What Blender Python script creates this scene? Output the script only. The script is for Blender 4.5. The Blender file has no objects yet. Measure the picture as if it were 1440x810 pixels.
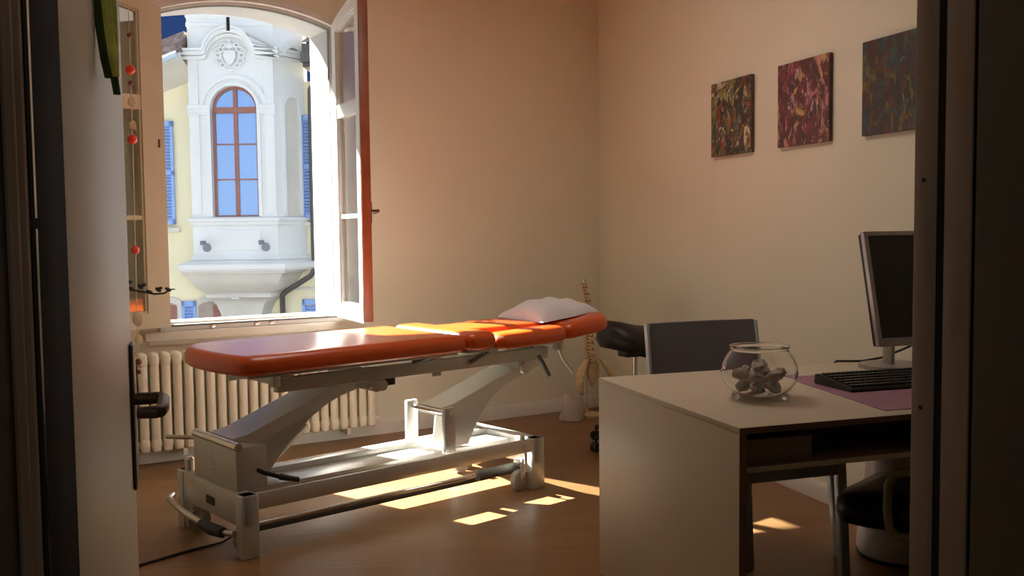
import bpy, bmesh, math, random
from math import sin, cos, pi, radians, sqrt, atan2
from mathutils import Vector, Matrix
random.seed(7)
SC = bpy.context.scene
COL = SC.collection

# ------------------------------------------------------------------ materials
def mat(name, col, rough=.5, metal=0., var=.08, scale=8., bump=0., bscale=60., spec=.5, coat=0., trans=0., ior=1.45, alpha=None, sheen=0.):
    m = bpy.data.materials.new(name); m.use_nodes = True
    nt = m.node_tree; b = nt.nodes['Principled BSDF']
    tc = nt.nodes.new('ShaderNodeTexCoord')
    n = nt.nodes.new('ShaderNodeTexNoise'); n.inputs['Scale'].default_value = scale; n.inputs['Detail'].default_value = 4
    nt.links.new(tc.outputs['Object'], n.inputs['Vector'])
    r = nt.nodes.new('ShaderNodeValToRGB')
    r.color_ramp.elements[0].position = .3; r.color_ramp.elements[1].position = .7
    r.color_ramp.elements[0].color = (*[max(0, c*(1-var)) for c in col], 1)
    r.color_ramp.elements[1].color = (*[min(1, c*(1+var)) for c in col], 1)
    nt.links.new(n.outputs['Fac'], r.inputs['Fac'])
    nt.links.new(r.outputs['Color'], b.inputs['Base Color'])
    b.inputs['Roughness'].default_value = rough; b.inputs['Metallic'].default_value = metal
    b.inputs['Coat Roughness'].default_value = .24
    b.inputs['Specular IOR Level'].default_value = spec; b.inputs['Coat Weight'].default_value = coat
    b.inputs['Transmission Weight'].default_value = trans; b.inputs['IOR'].default_value = ior
    if sheen: b.inputs['Sheen Weight'].default_value = sheen
    if bump:
        n2 = nt.nodes.new('ShaderNodeTexNoise'); n2.inputs['Scale'].default_value = bscale; n2.inputs['Detail'].default_value = 3
        nt.links.new(tc.outputs['Object'], n2.inputs['Vector'])
        bp = nt.nodes.new('ShaderNodeBump'); bp.inputs['Strength'].default_value = bump; bp.inputs['Distance'].default_value = .01
        nt.links.new(n2.outputs['Fac'], bp.inputs['Height']); nt.links.new(bp.outputs['Normal'], b.inputs['Normal'])
    return m

def glass_mat(name, tint=(.95, .97, .96), refl=.08):
    # thin pane: transparent with fresnel reflection
    m = bpy.data.materials.new(name); m.use_nodes = True
    nt = m.node_tree; nt.nodes.clear()
    out = nt.nodes.new('ShaderNodeOutputMaterial'); mx = nt.nodes.new('ShaderNodeMixShader')
    t = nt.nodes.new('ShaderNodeBsdfTransparent'); g = nt.nodes.new('ShaderNodeBsdfGlossy'); f = nt.nodes.new('ShaderNodeLayerWeight')
    f.inputs['Blend'].default_value = .25
    no = nt.nodes.new('ShaderNodeTexNoise'); no.inputs['Scale'].default_value = 3
    bp = nt.nodes.new('ShaderNodeBump'); bp.inputs['Strength'].default_value = .02
    nt.links.new(no.outputs['Fac'], bp.inputs['Height']); nt.links.new(bp.outputs['Normal'], g.inputs['Normal'])
    t.inputs['Color'].default_value = (*tint, 1); g.inputs['Roughness'].default_value = .02
    ma = nt.nodes.new('ShaderNodeMath'); ma.operation = 'MULTIPLY_ADD'; ma.inputs[1].default_value = .45; ma.inputs[2].default_value = refl*.4
    nt.links.new(f.outputs['Fresnel'], ma.inputs[0]); nt.links.new(ma.outputs[0], mx.inputs['Fac'])
    nt.links.new(t.outputs[0], mx.inputs[1]); nt.links.new(g.outputs[0], mx.inputs[2]); nt.links.new(mx.outputs[0], out.inputs['Surface'])
    return m

def painting_mat(name, cols, seed, stretch=1.6):
    m = bpy.data.materials.new(name); m.use_nodes = True
    nt = m.node_tree; b = nt.nodes['Principled BSDF']
    tc = nt.nodes.new('ShaderNodeTexCoord'); mp = nt.nodes.new('ShaderNodeMapping')
    mp.inputs['Location'].default_value = (seed, seed*2.3, seed*.7); mp.inputs['Scale'].default_value = (1, stretch, 1)
    nt.links.new(tc.outputs['Object'], mp.inputs['Vector'])
    prev = None
    for i, (c, sc, lo, hi) in enumerate(cols):
        n = nt.nodes.new('ShaderNodeTexNoise'); n.inputs['Scale'].default_value = sc; n.inputs['Detail'].default_value = 5
        n.inputs['Roughness'].default_value = .65; n.inputs['Distortion'].default_value = 1.6
        mp2 = nt.nodes.new('ShaderNodeMapping'); mp2.inputs['Location'].default_value = (i*3.7, i*1.9, i*5.1)
        nt.links.new(mp.outputs[0], mp2.inputs[0]); nt.links.new(mp2.outputs[0], n.inputs['Vector'])
        r = nt.nodes.new('ShaderNodeValToRGB'); r.color_ramp.elements[0].position = lo; r.color_ramp.elements[1].position = hi
        nt.links.new(n.outputs['Fac'], r.inputs['Fac'])
        mx = nt.nodes.new('ShaderNodeMix'); mx.data_type = 'RGBA'
        mx.inputs[7].default_value = (*c, 1)
        if prev is None: mx.inputs[6].default_value = (*cols[0][0], 1)
        else: nt.links.new(prev, mx.inputs[6])
        nt.links.new(r.outputs['Color'], mx.inputs[0]); prev = mx.outputs[2]
        last = n
    nt.links.new(prev, b.inputs['Base Color']); b.inputs['Roughness'].default_value = .45
    bp = nt.nodes.new('ShaderNodeBump'); bp.inputs['Strength'].default_value = .4; bp.inputs['Distance'].default_value = .004
    nt.links.new(last.outputs['Fac'], bp.inputs['Height']); nt.links.new(bp.outputs['Normal'], b.inputs['Normal'])
    return m

def floor_mat():
    m = bpy.data.materials.new('wood_floor'); m.use_nodes = True
    nt = m.node_tree; b = nt.nodes['Principled BSDF']
    tc = nt.nodes.new('ShaderNodeTexCoord')
    mp = nt.nodes.new('ShaderNodeMapping'); mp.inputs['Rotation'].default_value = (0, 0, radians(12.6))
    nt.links.new(tc.outputs['Object'], mp.inputs['Vector'])
    br = nt.nodes.new('ShaderNodeTexBrick'); br.inputs['Scale'].default_value = 1
    br.inputs['Brick Width'].default_value = 1.2; br.inputs['Row Height'].default_value = .15; br.inputs['Mortar Size'].default_value = .0015
    br.inputs['Color1'].default_value = (.27, .15, .062, 1); br.inputs['Color2'].default_value = (.225, .12, .05, 1); br.inputs['Mortar'].default_value = (.2, .08, .03, 1)
    nt.links.new(mp.outputs[0], br.inputs['Vector'])
    mp2 = nt.nodes.new('ShaderNodeMapping'); mp2.inputs['Scale'].default_value = (1.2, 14, 1)
    nt.links.new(mp.outputs[0], mp2.inputs[0])
    n = nt.nodes.new('ShaderNodeTexNoise'); n.inputs['Scale'].default_value = 3; n.inputs['Detail'].default_value = 6
    nt.links.new(mp2.outputs[0], n.inputs['Vector'])
    mx = nt.nodes.new('ShaderNodeMix'); mx.data_type = 'RGBA'; mx.blend_type = 'MULTIPLY'; mx.inputs[0].default_value = .45
    r = nt.nodes.new('ShaderNodeValToRGB'); r.color_ramp.elements[0].position = .3; r.color_ramp.elements[1].position = .65
    r.color_ramp.elements[0].color = (.55, .5, .45, 1)
    nt.links.new(n.outputs['Fac'], r.inputs['Fac'])
    nt.links.new(br.outputs['Color'], mx.inputs[6]); nt.links.new(r.outputs['Color'], mx.inputs[7])
    nt.links.new(mx.outputs[2], b.inputs['Base Color'])
    b.inputs['Roughness'].default_value = .36; b.inputs['Specular IOR Level'].default_value = .34
    return m

M = {}
M['wall'] = mat('wall_plaster', (.72, .70, .575), .85, var=.02, scale=2, bump=.03, bscale=120)
M['ceiling'] = mat('ceiling_paint', (.82, .78, .72), .9, var=.02)
M['cream'] = mat('cream_paint', (.68, .66, .60), .45, var=.03)
M['floor'] = floor_mat()
M['outwall'] = mat('outer_plaster', (.40, .41, .41), .8, var=.03)
M['white_paint'] = mat('white_gloss_paint', (.60, .60, .58), .35, var=.03)
M['case_shade'] = mat('casement_shade_paint', (.53, .48, .35), .45, var=.05, scale=4)  # white sash paint with its warm shade mixed into the colour
M['brown_wood'] = mat('red_brown_wood', (.24, .085, .04), .4, var=.2, scale=6)
M['door'] = mat('door_paint', (.68, .66, .56), .42, var=.03, scale=3)
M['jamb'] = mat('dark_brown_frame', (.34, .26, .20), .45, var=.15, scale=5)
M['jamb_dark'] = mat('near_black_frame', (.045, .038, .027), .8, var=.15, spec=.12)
M['jamb_left'] = mat('shaded_black_frame', (.014, .012, .009), .9, var=.1, spec=.05)  # frame colour darkened to hold the shade on the left jamb
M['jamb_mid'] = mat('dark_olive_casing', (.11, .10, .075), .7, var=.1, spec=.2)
M['jamb_light'] = mat('highlight_brown_frame', (.26, .19, .14), .4, var=.12)  # paler frame brown that paints in the highlight on the mouldings
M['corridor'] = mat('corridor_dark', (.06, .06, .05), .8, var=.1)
M['steel'] = mat('brushed_steel', (.62, .62, .60), .3, 1., var=.05)
M['handle'] = mat('dark_bronze', (.075, .055, .042), .45, .2, var=.15)
M['glass'] = glass_mat('window_glass')
M['orange'] = mat('orange_vinyl', (.62, .084, .006), .30, var=.04, scale=3, bump=.02, bscale=220, spec=.5, coat=.5)
M['frame_grey'] = mat('grey_powder_coat', (.58, .60, .57), .32, .25, var=.04)
M['frame_white'] = mat('pale_grey_coat', (.66, .66, .63), .28, .3, var=.04)
M['arm'] = mat('sheen_white_arm_coat', (.80, .80, .78), .24, .1, var=.03)  # whiter than the other coats, window sheen put into the arm colour
M['chrome'] = mat('chrome', (.75, .75, .74), .14, 1., var=.03)
M['black_plastic'] = mat('black_plastic', (.018, .018, .018), .45, var=.2)
M['black_leather'] = mat('black_vinyl', (.012, .012, .014), .42, var=.2, bump=.05, bscale=200)
M['rubber'] = mat('grey_rubber', (.12, .12, .11), .6, var=.15)
M['caster'] = mat('caster_grey', (.35, .33, .29), .5, var=.1)
M['towel'] = mat('white_cloth', (.70, .73, .80), .9, var=.04, bump=.25, bscale=90)
M['radiator'] = mat('cream_radiator', (.78, .76, .63), .35, var=.03)
M['bone'] = mat('bone_plastic', (.62, .47, .26), .45, var=.2, scale=20)
M['disc'] = mat('reddish_disc', (.28, .10, .04), .5, var=.2)
M['bag'] = mat('pale_plastic', (.50, .43, .38), .4, var=.1, bump=.3, bscale=25)
M['desk'] = mat('desk_laminate', (.64, .59, .47), .42, var=.02, scale=3)
M['desk_edge'] = mat('desk_edge_band', (.22, .14, .09), .5, var=.1)
M['desk_in'] = mat('desk_inside', (.26, .19, .15), .5, var=.1)
M['pad'] = mat('purple_pad', (.36, .20, .30), .6, var=.06)
M['chair_cloth'] = mat('slate_fabric', (.23, .23, .265), .85, var=.04, scale=60, bump=.04, bscale=300)
M['chair_frame'] = mat('grey_blue_metal', (.58, .64, .70), .38, .2, var=.06)
M['olive'] = mat('olive_plastic', (.33, .35, .19), .5, var=.1)
M['bin'] = mat('white_plastic', (.74, .70, .72), .3, var=.03)
M['mon_frame'] = mat('silver_bezel', (.38, .35, .32), .35, .4, var=.05)
M['screen'] = mat('dark_screen', (.006, .006, .006), .25, var=.2)
M['clear'] = mat('clear_glass', (1, 1, 1), .01, trans=1., ior=1.45, var=0.)
M['wrap'] = mat('grey_brown_paper', (.52, .46, .39), .6, var=.3, scale=30, bump=.3)
M['leaf'] = mat('leaf_green', (.68, .80, .16), .5, var=.35, scale=30)
M['leaf_dark'] = mat('leaf_dark_green', (.05, .085, .022), .5, var=.3, scale=30)
M['red'] = mat('red_bead', (.70, .06, .03), .3, var=.1)
M['maroon'] = mat('maroon_bead', (.14, .03, .02), .4, var=.1)
M['string'] = mat('pale_string', (.6, .5, .36), .8, var=.1)
M['iron'] = mat('black_iron', (.02, .016, .012), .5, var=.2)
M['cable'] = mat('black_cable', (.012, .012, .012), .5, var=.1)
M['h_white'] = mat('house_white_stone', (.72, .73, .72), .8, var=.04, scale=1.5)
M['h_stone'] = mat('house_grey_stone', (.60, .575, .52), .85, var=.06, scale=2)
M['h_yellow'] = mat('house_yellow_render', (.80, .74, .52), .9, var=.04, scale=1)
M['h_blue'] = mat('house_blue_shutter', (.26, .40, .74), .6, var=.06)
M['h_lamp'] = mat('house_lamp_grey', (.20, .21, .24), .5, var=.1)
M['h_lead'] = mat('house_blue_grey_lead', (.45, .53, .62), .6, var=.1)
M['h_brown'] = mat('house_window_brown', (.30, .13, .10), .5, var=.1)
M['h_sky_glass'] = mat('house_sky_tinted_glass', (.36, .52, .80), .03, .75, var=.01)  # blue of the reflected sky worked into the pane colour
M['h_roof'] = mat('house_roof_tile', (.20, .15, .135), .8, var=.5, scale=12, bump=.6, bscale=14)
M['h_taupe'] = mat('house_window_taupe', (.36, .30, .26), .7, var=.1)
M['h_dark'] = mat('house_dark_metal', (.09, .08, .07), .5, var=.1)
M['street'] = mat('street_paving', (.12, .12, .12), .9, var=.1)
M['p1'] = painting_mat('painting_green', [((.03,.025,.022),5,.4,.6),((.30,.06,.03),6,.50,.62),((.22,.21,.05),7,.53,.60),((.05,.09,.08),9,.52,.6),((.60,.57,.36),9,.57,.64),((.55,.53,.55),11,.60,.66)], 3.1)
M['p2'] = painting_mat('painting_red', [((.10,.03,.035),5,.4,.6),((.24,.05,.06),5,.47,.6),((.06,.04,.05),6,.52,.62),((.50,.33,.10),5,.56,.62),((.50,.18,.24),8,.54,.62),((.60,.5,.52),11,.60,.67)], 8.4)
M['p3'] = painting_mat('painting_teal', [((.035,.028,.025),5,.4,.6),((.12,.03,.02),5,.50,.62),((.015,.06,.085),4,.53,.63),((.14,.11,.02),7,.56,.62),((.04,.08,.05),8,.55,.62),((.42,.40,.36),10,.66,.71)], 5.3)
M['canvas'] = mat('canvas_edge', (.14, .09, .07), .8, var=.3)

# ------------------------------------------------------------------ mesh builder
class MB:
    def __init__(s): s.v = []; s.f = []
    def add(s, vs, fs, mtx=None):
        o = len(s.v)
        for p in vs:
            p = Vector(p)
            s.v.append(tuple(mtx @ p) if mtx else tuple(p))
        s.f += [[o+i for i in f] for f in fs]
        return s
    def box(s, x0, x1, y0, y1, z0, z1, bev=0., mtx=None, seg=2):
        if bev <= 0:
            vs = [(x,y,z) for x in (x0,x1) for y in (y0,y1) for z in (z0,z1)]
            return s.add(vs, [(0,1,3,2),(4,6,7,5),(0,4,5,1),(2,3,7,6),(0,2,6,4),(1,5,7,3)], mtx)
        bm = bmesh.new(); bmesh.ops.create_cube(bm, size=1)
        for q in bm.verts: q.co = Vector(((x0+x1)/2+q.co.x*(x1-x0), (y0+y1)/2+q.co.y*(y1-y0), (z0+z1)/2+q.co.z*(z1-z0)))
        bmesh.ops.bevel(bm, geom=list(bm.edges), offset=bev, segments=seg, affect='EDGES', profile=.5)
        return s.bm(bm, mtx)
    def bm(s, bm, mtx=None):
        bm.verts.index_update()
        s.add([q.co.copy() for q in bm.verts], [[q.index for q in f.verts] for f in bm.faces], mtx); bm.free(); return s
    def tube(s, pts, r, n=10, cap=True, closed=False, flat=None):
        pts = [Vector(p) for p in pts]; k = len(pts)
        rs = r if isinstance(r, (list, tuple)) else [r]*k
        rings = []; up = None
        for i, p in enumerate(pts):
            if closed: d = pts[(i+1) % k]-pts[i-1]
            else: d = (pts[min(i+1,k-1)]-pts[max(i-1,0)])
            d.normalize()
            if up is None:
                a = Vector((0,0,1)) if abs(d.z) < .9 else Vector((1,0,0))
                up = (a-d*a.dot(d)).normalized()
            else:
                up = (up-d*up.dot(d))
                if up.length < 1e-6: up = d.orthogonal()
                up.normalize()
            sd = d.cross(up)
            fx = flat or (1,1)
            rings.append([p+(up*cos(2*pi*j/n)*fx[0]+sd*sin(2*pi*j/n)*fx[1])*rs[i] for j in range(n)])
        vs = [q for R in rings for q in R]; fs = []
        m = k if closed else k-1
        for i in range(m):
            a = i*n; b = ((i+1) % k)*n
            for j in range(n): fs.append((a+j, a+(j+1) % n, b+(j+1) % n, b+j))
        if cap and not closed: fs += [tuple(range(n))[::-1], tuple(range((k-1)*n, k*n))]
        return s.add(vs, fs)
    def bar(s, a, b, w, h, up=(0,0,1), bev=0.):
        a, b = Vector(a), Vector(b); d = b-a; L = d.length; d.normalize(); up = Vector(up)
        up = (up-d*up.dot(d)).normalized(); sd = d.cross(up)
        m = Matrix((( d.x,sd.x,up.x,a.x),(d.y,sd.y,up.y,a.y),(d.z,sd.z,up.z,a.z),(0,0,0,1)))
        return s.box(0,L,-w/2,w/2,-h/2,h/2,bev,m)
    def lathe(s, prof, c=(0,0,0), n=32, cap=True):
        vs = []; fs = []
        for r, z in prof:
            for j in range(n): vs.append((c[0]+r*cos(2*pi*j/n), c[1]+r*sin(2*pi*j/n), c[2]+z))
        for i in range(len(prof)-1):
            for j in range(n): fs.append((i*n+j, i*n+(j+1) % n, (i+1)*n+(j+1) % n, (i+1)*n+j))
        if cap:
            if prof[0][0] > 1e-5: fs.append(tuple(range(n))[::-1])
            if prof[-1][0] > 1e-5: fs.append(tuple(range((len(prof)-1)*n, len(prof)*n)))
        return s.add(vs, fs)
    def prism(s, poly, y0, y1, axis='y', mtx=None):
        # polygon (a,b) extruded: axis y -> (a,y,b); z -> (a,b,z); x -> (x,a,b)
        f = {'y': lambda a,b,c: (a,c,b), 'z': lambda a,b,c: (a,b,c), 'x': lambda a,b,c: (c,a,b)}[axis]
        n = len(poly); vs = [f(a,b,y0) for a,b in poly]+[f(a,b,y1) for a,b in poly]
        return s.add(vs, [tuple(range(n))[::-1], tuple(range(n,2*n))]+[(i,(i+1) % n,n+(i+1) % n,n+i) for i in range(n)], mtx)
    def ring(s, outer, inner, y0, y1, axis='y'):
        f = {'y': lambda a,b,c: (a,c,b), 'z': lambda a,b,c: (a,b,c), 'x': lambda a,b,c: (c,a,b)}[axis]
        n = len(outer); vs = []
        for y in (y0,y1):
            vs += [f(a,b,y) for a,b in outer]+[f(a,b,y) for a,b in inner]
        fs = []
        for i in range(n):
            j = (i+1) % n
            fs += [(i,j,n+j,n+i),(2*n+i,3*n+i,3*n+j,2*n+j),(i,2*n+i,2*n+j,j),(n+i,n+j,3*n+j,3*n+i)]
        return s.add(vs, fs)
    def loft(s, loops, cap=True):
        n = len(loops[0]); vs = [p for L in loops for p in L]; fs = []
        for i in range(len(loops)-1):
            for j in range(n): fs.append((i*n+j, i*n+(j+1) % n, (i+1)*n+(j+1) % n, (i+1)*n+j))
        if cap: fs += [tuple(range(n))[::-1], tuple(range((len(loops)-1)*n, len(loops)*n))]
        return s.add(vs, fs)
    def ball(s, c, r, seg=14, rings=9, sc=(1,1,1)):
        prof = []
        vs=[]; fs=[]
        for i in range(rings+1):
            a = pi*i/rings
            for j in range(seg):
                b = 2*pi*j/seg
                vs.append((c[0]+r*sc[0]*sin(a)*cos(b), c[1]+r*sc[1]*sin(a)*sin(b), c[2]-r*sc[2]*cos(a)))
        for i in range(rings):
            for j in range(seg): fs.append((i*seg+j, i*seg+(j+1) % seg, (i+1)*seg+(j+1) % seg, (i+1)*seg+j))
        return s.add(vs, fs)
    def cushion(s, out, z0, z1, r, zf=None, nr=5):
        # rounded slab from a CCW outline
        n = len(out); P = [Vector(p) for p in out]; N = []
        for i in range(n):
            a = (P[i]-P[i-1]).normalized(); b = (P[(i+1) % n]-P[i]).normalized()
            na = Vector((-a.y,a.x)); nb = Vector((-b.y,b.x)); m = (na+nb)
            m = m/max(.3, m.dot(na)) if m.length > 1e-6 else na
            N.append(m)
        loops = []
        for k in range(nr+1):
            a = pi/2*k/nr; loops.append((r*.6*(1-sin(a)), z0+r*.6*(1-cos(a))))
        loops = [(r*.6*(1-sin(pi/2*k/nr)), z0+r*.6*(1-cos(pi/2*k/nr))) for k in range(nr+1)]
        loops += [(r*(1-cos(pi/2*k/nr)), z1-r*(1-sin(pi/2*k/nr))) for k in range(nr+1)]
        loops.append((r*1.12, z1+.0004))
        L = []
        for ins, z in loops:
            L.append([(p.x+q.x*ins, p.y+q.y*ins, z+(zf(p.x,p.y) if zf else 0)) for p, q in zip(P,N)])
        return s.loft(L)
    def build(s, name, material, parent=None, smooth=35, label=None):
        me = bpy.data.meshes.new(name); me.from_pydata(s.v, [], s.f)
        bm = bmesh.new(); bm.from_mesh(me)
        bmesh.ops.remove_doubles(bm, verts=bm.verts, dist=1e-5)
        bmesh.ops.recalc_face_normals(bm, faces=bm.faces)
        if smooth:
            for f in bm.faces: f.smooth = True
            for e in bm.edges:
                e.smooth = len(e.link_faces) == 2 and e.calc_face_angle(4) < radians(smooth)
        bm.to_mesh(me); bm.free()
        me.materials.append(material)
        o = bpy.data.objects.new(name, me); COL.objects.link(o)
        if parent: o.parent = parent
        if label: o['label'] = label
        return o

def rrect(x0, x1, y0, y1, r, n=6):
    rs = r if isinstance(r, (list, tuple)) else [r]*4
    out = []
    for (cx, cy, a0, rr) in ((x0,y0,pi,rs[0]),(x1,y0,1.5*pi,rs[1]),(x1,y1,0,rs[2]),(x0,y1,.5*pi,rs[3])):
        sx = 1 if cx == x0 else -1; sy = 1 if cy == y0 else -1
        for k in range(n+1):
            a = a0+pi/2*k/n
            out.append((cx+sx*rr+rr*cos(a), cy+sy*rr+rr*sin(a)))
    return out

def empty(name, loc=(0,0,0), rz=0.):
    o = bpy.data.objects.new(name, None); COL.objects.link(o)
    o.location = loc; o.rotation_euler = (0,0,rz); o.empty_display_size = .1
    return o
def tag(o, label, cat, group=None, kind=None):
    o['label'] = label; o['category'] = cat
    if group: o['group'] = group
    if kind: o['kind'] = kind
    return o
def struct(o): o['kind'] = 'structure'; return o
def copy_tree(o, parent=None):
    c = o.copy(); COL.objects.link(c); c.parent = parent
    for ch in list(o.children): copy_tree(ch, c)
    return c

# ------------------------------------------------------------------ room
KX, KY = 2.795, 6.515                 # back right corner
BA = radians(90)-1.350433             # back wall turns 12.6 degrees against the right wall
TC, HALF, ZB, ZS, RISE = -2.485, .515, .77, 2.52, .092
RAD = (HALF**2+RISE**2)/(2*RISE)
def arch(t, grow=0.):                  # height of the window arch
    return ZS+RISE-RAD+sqrt(max(0,(RAD+grow)**2-(t-TC)**2))
def wall_pt(t, d, z=0): return Vector((KX+t*cos(BA)-d*sin(BA), KY+t*sin(BA)+d*cos(BA), z))

H_ROOM = 3.05
LX = -1.0; FY = .89
fl = MB(); fl.box(-1.6, KX+.25, -1.4, KY+.2, -.12, 0); struct(fl.build('floor', M['floor'], smooth=0))
ce = MB(); ce.box(-1.6, KX+.25, -1.4, 7.1, H_ROOM, H_ROOM+.12); struct(ce.build('ceiling', M['ceiling'], smooth=0))
wr = MB(); wr.box(KX, KX+.25, .69, 7.1, 0, H_ROOM); struct(wr.build('wall_right', M['wall'], smooth=0))
wl = MB(); wl.box(LX-.2, LX, .69, 6.3, 0, H_ROOM); struct(wl.build('wall_left', M['wall'], smooth=0))
# back wall with the arched window opening
bw = empty('wall_back', (KX, KY, 0), BA); struct(bw)
g = .035
w = MB(); hw = HALF+g
T0, T1, DB = -4.1, .1, .45
NA = 24; EXT = .21  # EXT widens the unseen left outer reveal to let more sun in
for (da, db, tl_) in ((0, .08, TC-hw), (.08, DB, TC-hw-EXT)):
    w.box(T0, tl_, da, db, 0, H_ROOM); w.box(TC+hw, T1, da, db, 0, H_ROOM); w.box(tl_, TC+hw, da, db, 0, ZB-g)
    for i in range(NA):
        a = tl_+(TC+hw-tl_)*i/NA; b = tl_+(TC+hw-tl_)*(i+1)/NA
        za, zb = arch(max(a, TC-hw), g), arch(max(b, TC-hw), g)
        w.add([(a,da,za),(b,da,zb),(b,da,H_ROOM),(a,da,H_ROOM),(a,db,za),(b,db,zb),(b,db,H_ROOM),(a,db,H_ROOM)],
              [(0,1,2,3),(4,7,6,5),(0,4,5,1),(3,2,6,7)])
struct(w.build('wall_surface', M['wall'], bw, smooth=0))
# outer reveal lining of the opening (painted white outside)
def arch_loop(half, zb, grow):
    L = [(TC-half, zb), (TC+half, zb)]
    for i in range(NA+1):
        t = TC+half-2*half*i/NA; L.append((t, arch(t, grow)))
    return L
def shift_left(L): return [(t-EXT*(1 if k in (0, len(L)-1) else max(0, (TC-t)/HALF)**6), z) for k, (t, z) in enumerate(L)]
rv = MB(); rv.ring(shift_left(arch_loop(HALF+g, ZB-g, g)), shift_left(arch_loop(HALF+.012, ZB-.012, .012)), .081, DB+.01)
struct(rv.build('window_reveal', M['outwall'], bw, smooth=30))
hk = MB(); hk.box(TC-.02, TC-.004, DB-.06, DB-.04, 2.52, 2.60)
struct(hk.build('shutter_catch', M['iron'], bw, smooth=0))

# front wall with the doorway the picture is taken through
DX0, DX1, DH = -.095, .755, 2.08
wf = MB(); J = .03
wf.box(-1.6, DX0-J, .72, FY, 0, H_ROOM); wf.box(DX1+J, KX+.05, .72, FY, 0, H_ROOM); wf.box(DX0-J, DX1+J, .72, FY, DH+J, H_ROOM)
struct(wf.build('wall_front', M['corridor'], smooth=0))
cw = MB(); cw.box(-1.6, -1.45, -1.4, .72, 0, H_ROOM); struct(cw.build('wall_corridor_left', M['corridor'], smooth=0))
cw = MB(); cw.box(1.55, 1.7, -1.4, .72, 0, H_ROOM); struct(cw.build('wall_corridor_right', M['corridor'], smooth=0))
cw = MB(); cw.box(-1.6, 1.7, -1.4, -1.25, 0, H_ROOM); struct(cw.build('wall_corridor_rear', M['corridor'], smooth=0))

# baseboards
bb = empty('baseboard_back', (KX, KY, 0), BA); struct(bb)
m = MB(); m.prism([(0,0),(-.016,0),(-.016,.075),(-.008,.088),(0,.088)], -3.9, -.02, axis='x'); struct(m.build('board', M['cream'], bb))
m = MB(); m.prism([(KX,0),(KX-.016,0),(KX-.016,.075),(KX-.008,.088),(KX,.088)], .95, 6.48); struct(m.build('baseboard_right', M['cream']))

# ------------------------------------------------------------------ window
win = struct(empty('window_1', (KX, KY, 0), BA))
m = MB(); m.ring(arch_loop(HALF+g-.001, ZB-g+.001, g-.001), arch_loop(HALF, ZB, 0), -.012, .07); m.ring(arch_loop(HALF+.002, ZB-.002, .002), arch_loop(HALF-.018, ZB+.014, -.018), .03, .07)
struct(m.build('window_frame', M['white_paint'], win, smooth=25))
m = MB(); m.ring(arch_loop(HALF-.0175, ZB+.0135, -.0175), arch_loop(HALF-.021, ZB+.008, -.021), .031, .06)
struct(m.build('weather_seal', M['rubber'], win))
m = MB(); m.box(TC-HALF-.01, TC+HALF+.01, -.0145, -.0122, ZB-.011, ZB-.003); struct(m.build('bottom_seal', M['rubber'], win, smooth=0))
m = MB(); m.box(TC-HALF-.12, TC+HALF+.16, -.045, -.001, ZB-.085, ZB-.036, .006); m.box(TC-HALF-.10, TC+HALF+.14, -.02, -.001, ZB-.11, ZB-.085, .003)
struct(m.build('window_sill', M['cream'], win))
m = MB()
for t in (TC-.28, TC-.02, TC+.07): m.box(t, t+.035, -.018, -.011, ZB-.03, ZB-.012, .002)
struct(m.build('striker', M['steel'], win))

def casement(parent_name, hinge, ang, mirror, fmat, stile, edge_mat):
    # local x runs from the hinge (0) to the free edge, arch top follows the opening
    r = empty(parent_name, hinge, ang); WL = .512
    def top(s): return arch(TC+HALF-s)-.004
    def loop(i0, i1, zb, ins):
        L = [(i0, zb), (WL-i1, zb)]
        for k in range(13):
            s_ = (WL-i1)+(i0-(WL-i1))*k/12; L.append((s_, top(s_)-ins))
        return L
    y0, y1 = -.025, .025
    z0 = .765
    m = MB(); m.ring(loop(0,0,z0,0), loop(stile,.062,z0+.085,.07), y0, y1)
    m.box(stile-.005, WL-.057, y0+.004, y1-.004, 1.955, 2.035, .004)
    m.box(stile-.005, WL-.057, -.013, .013, 1.36, 1.385, .003)
    m.ring(loop(stile-.001,.061,z0+.084,.069), loop(stile+.012,.074,z0+.097,.081), -.016, .016)
    o = m.build('sash', fmat, r, smooth=25); struct(o)
    m = MB(); m.box(stile, WL-.06, -.003, .003, z0+.08, 1.37); p = m.build('pane', M['glass'], r, smooth=0); struct(p)
    m = MB(); m.box(stile, WL-.06, -.003, .003, 1.375, 1.96); struct(m.build('pane', M['glass'], r, smooth=0))
    m = MB(); m.prism([(stile,2.03),(WL-.06,2.03)]+[((WL-.06)+(stile-(WL-.06))*k/8, top((WL-.06)+(stile-(WL-.06))*k/8)-.06) for k in range(9)], -.003, .003)
    struct(m.build('pane', M['glass'], r, smooth=0))
    ys = 1 if mirror else -1
    m = MB(); m.box(WL+.0005, WL+.010, -.022, .032*1 if mirror else .022, z0+.006, top(WL)-.004, .002)
    m.box(WL-.02, WL+.004, (ys*.025 if ys > 0 else -.034), (.034 if ys > 0 else -.025), z0+.03, top(WL)-.01, .003)
    struct(m.build('free_edge', edge_mat, r, smooth=25))
    m = MB()
    for z in (.95, 1.6, 2.3): m.tube([(-.004, 0, z-.04), (-.004, 0, z+.04)], .008, 8)
    struct(m.build('hinge', M['steel'], r))
    return r, ys

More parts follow.
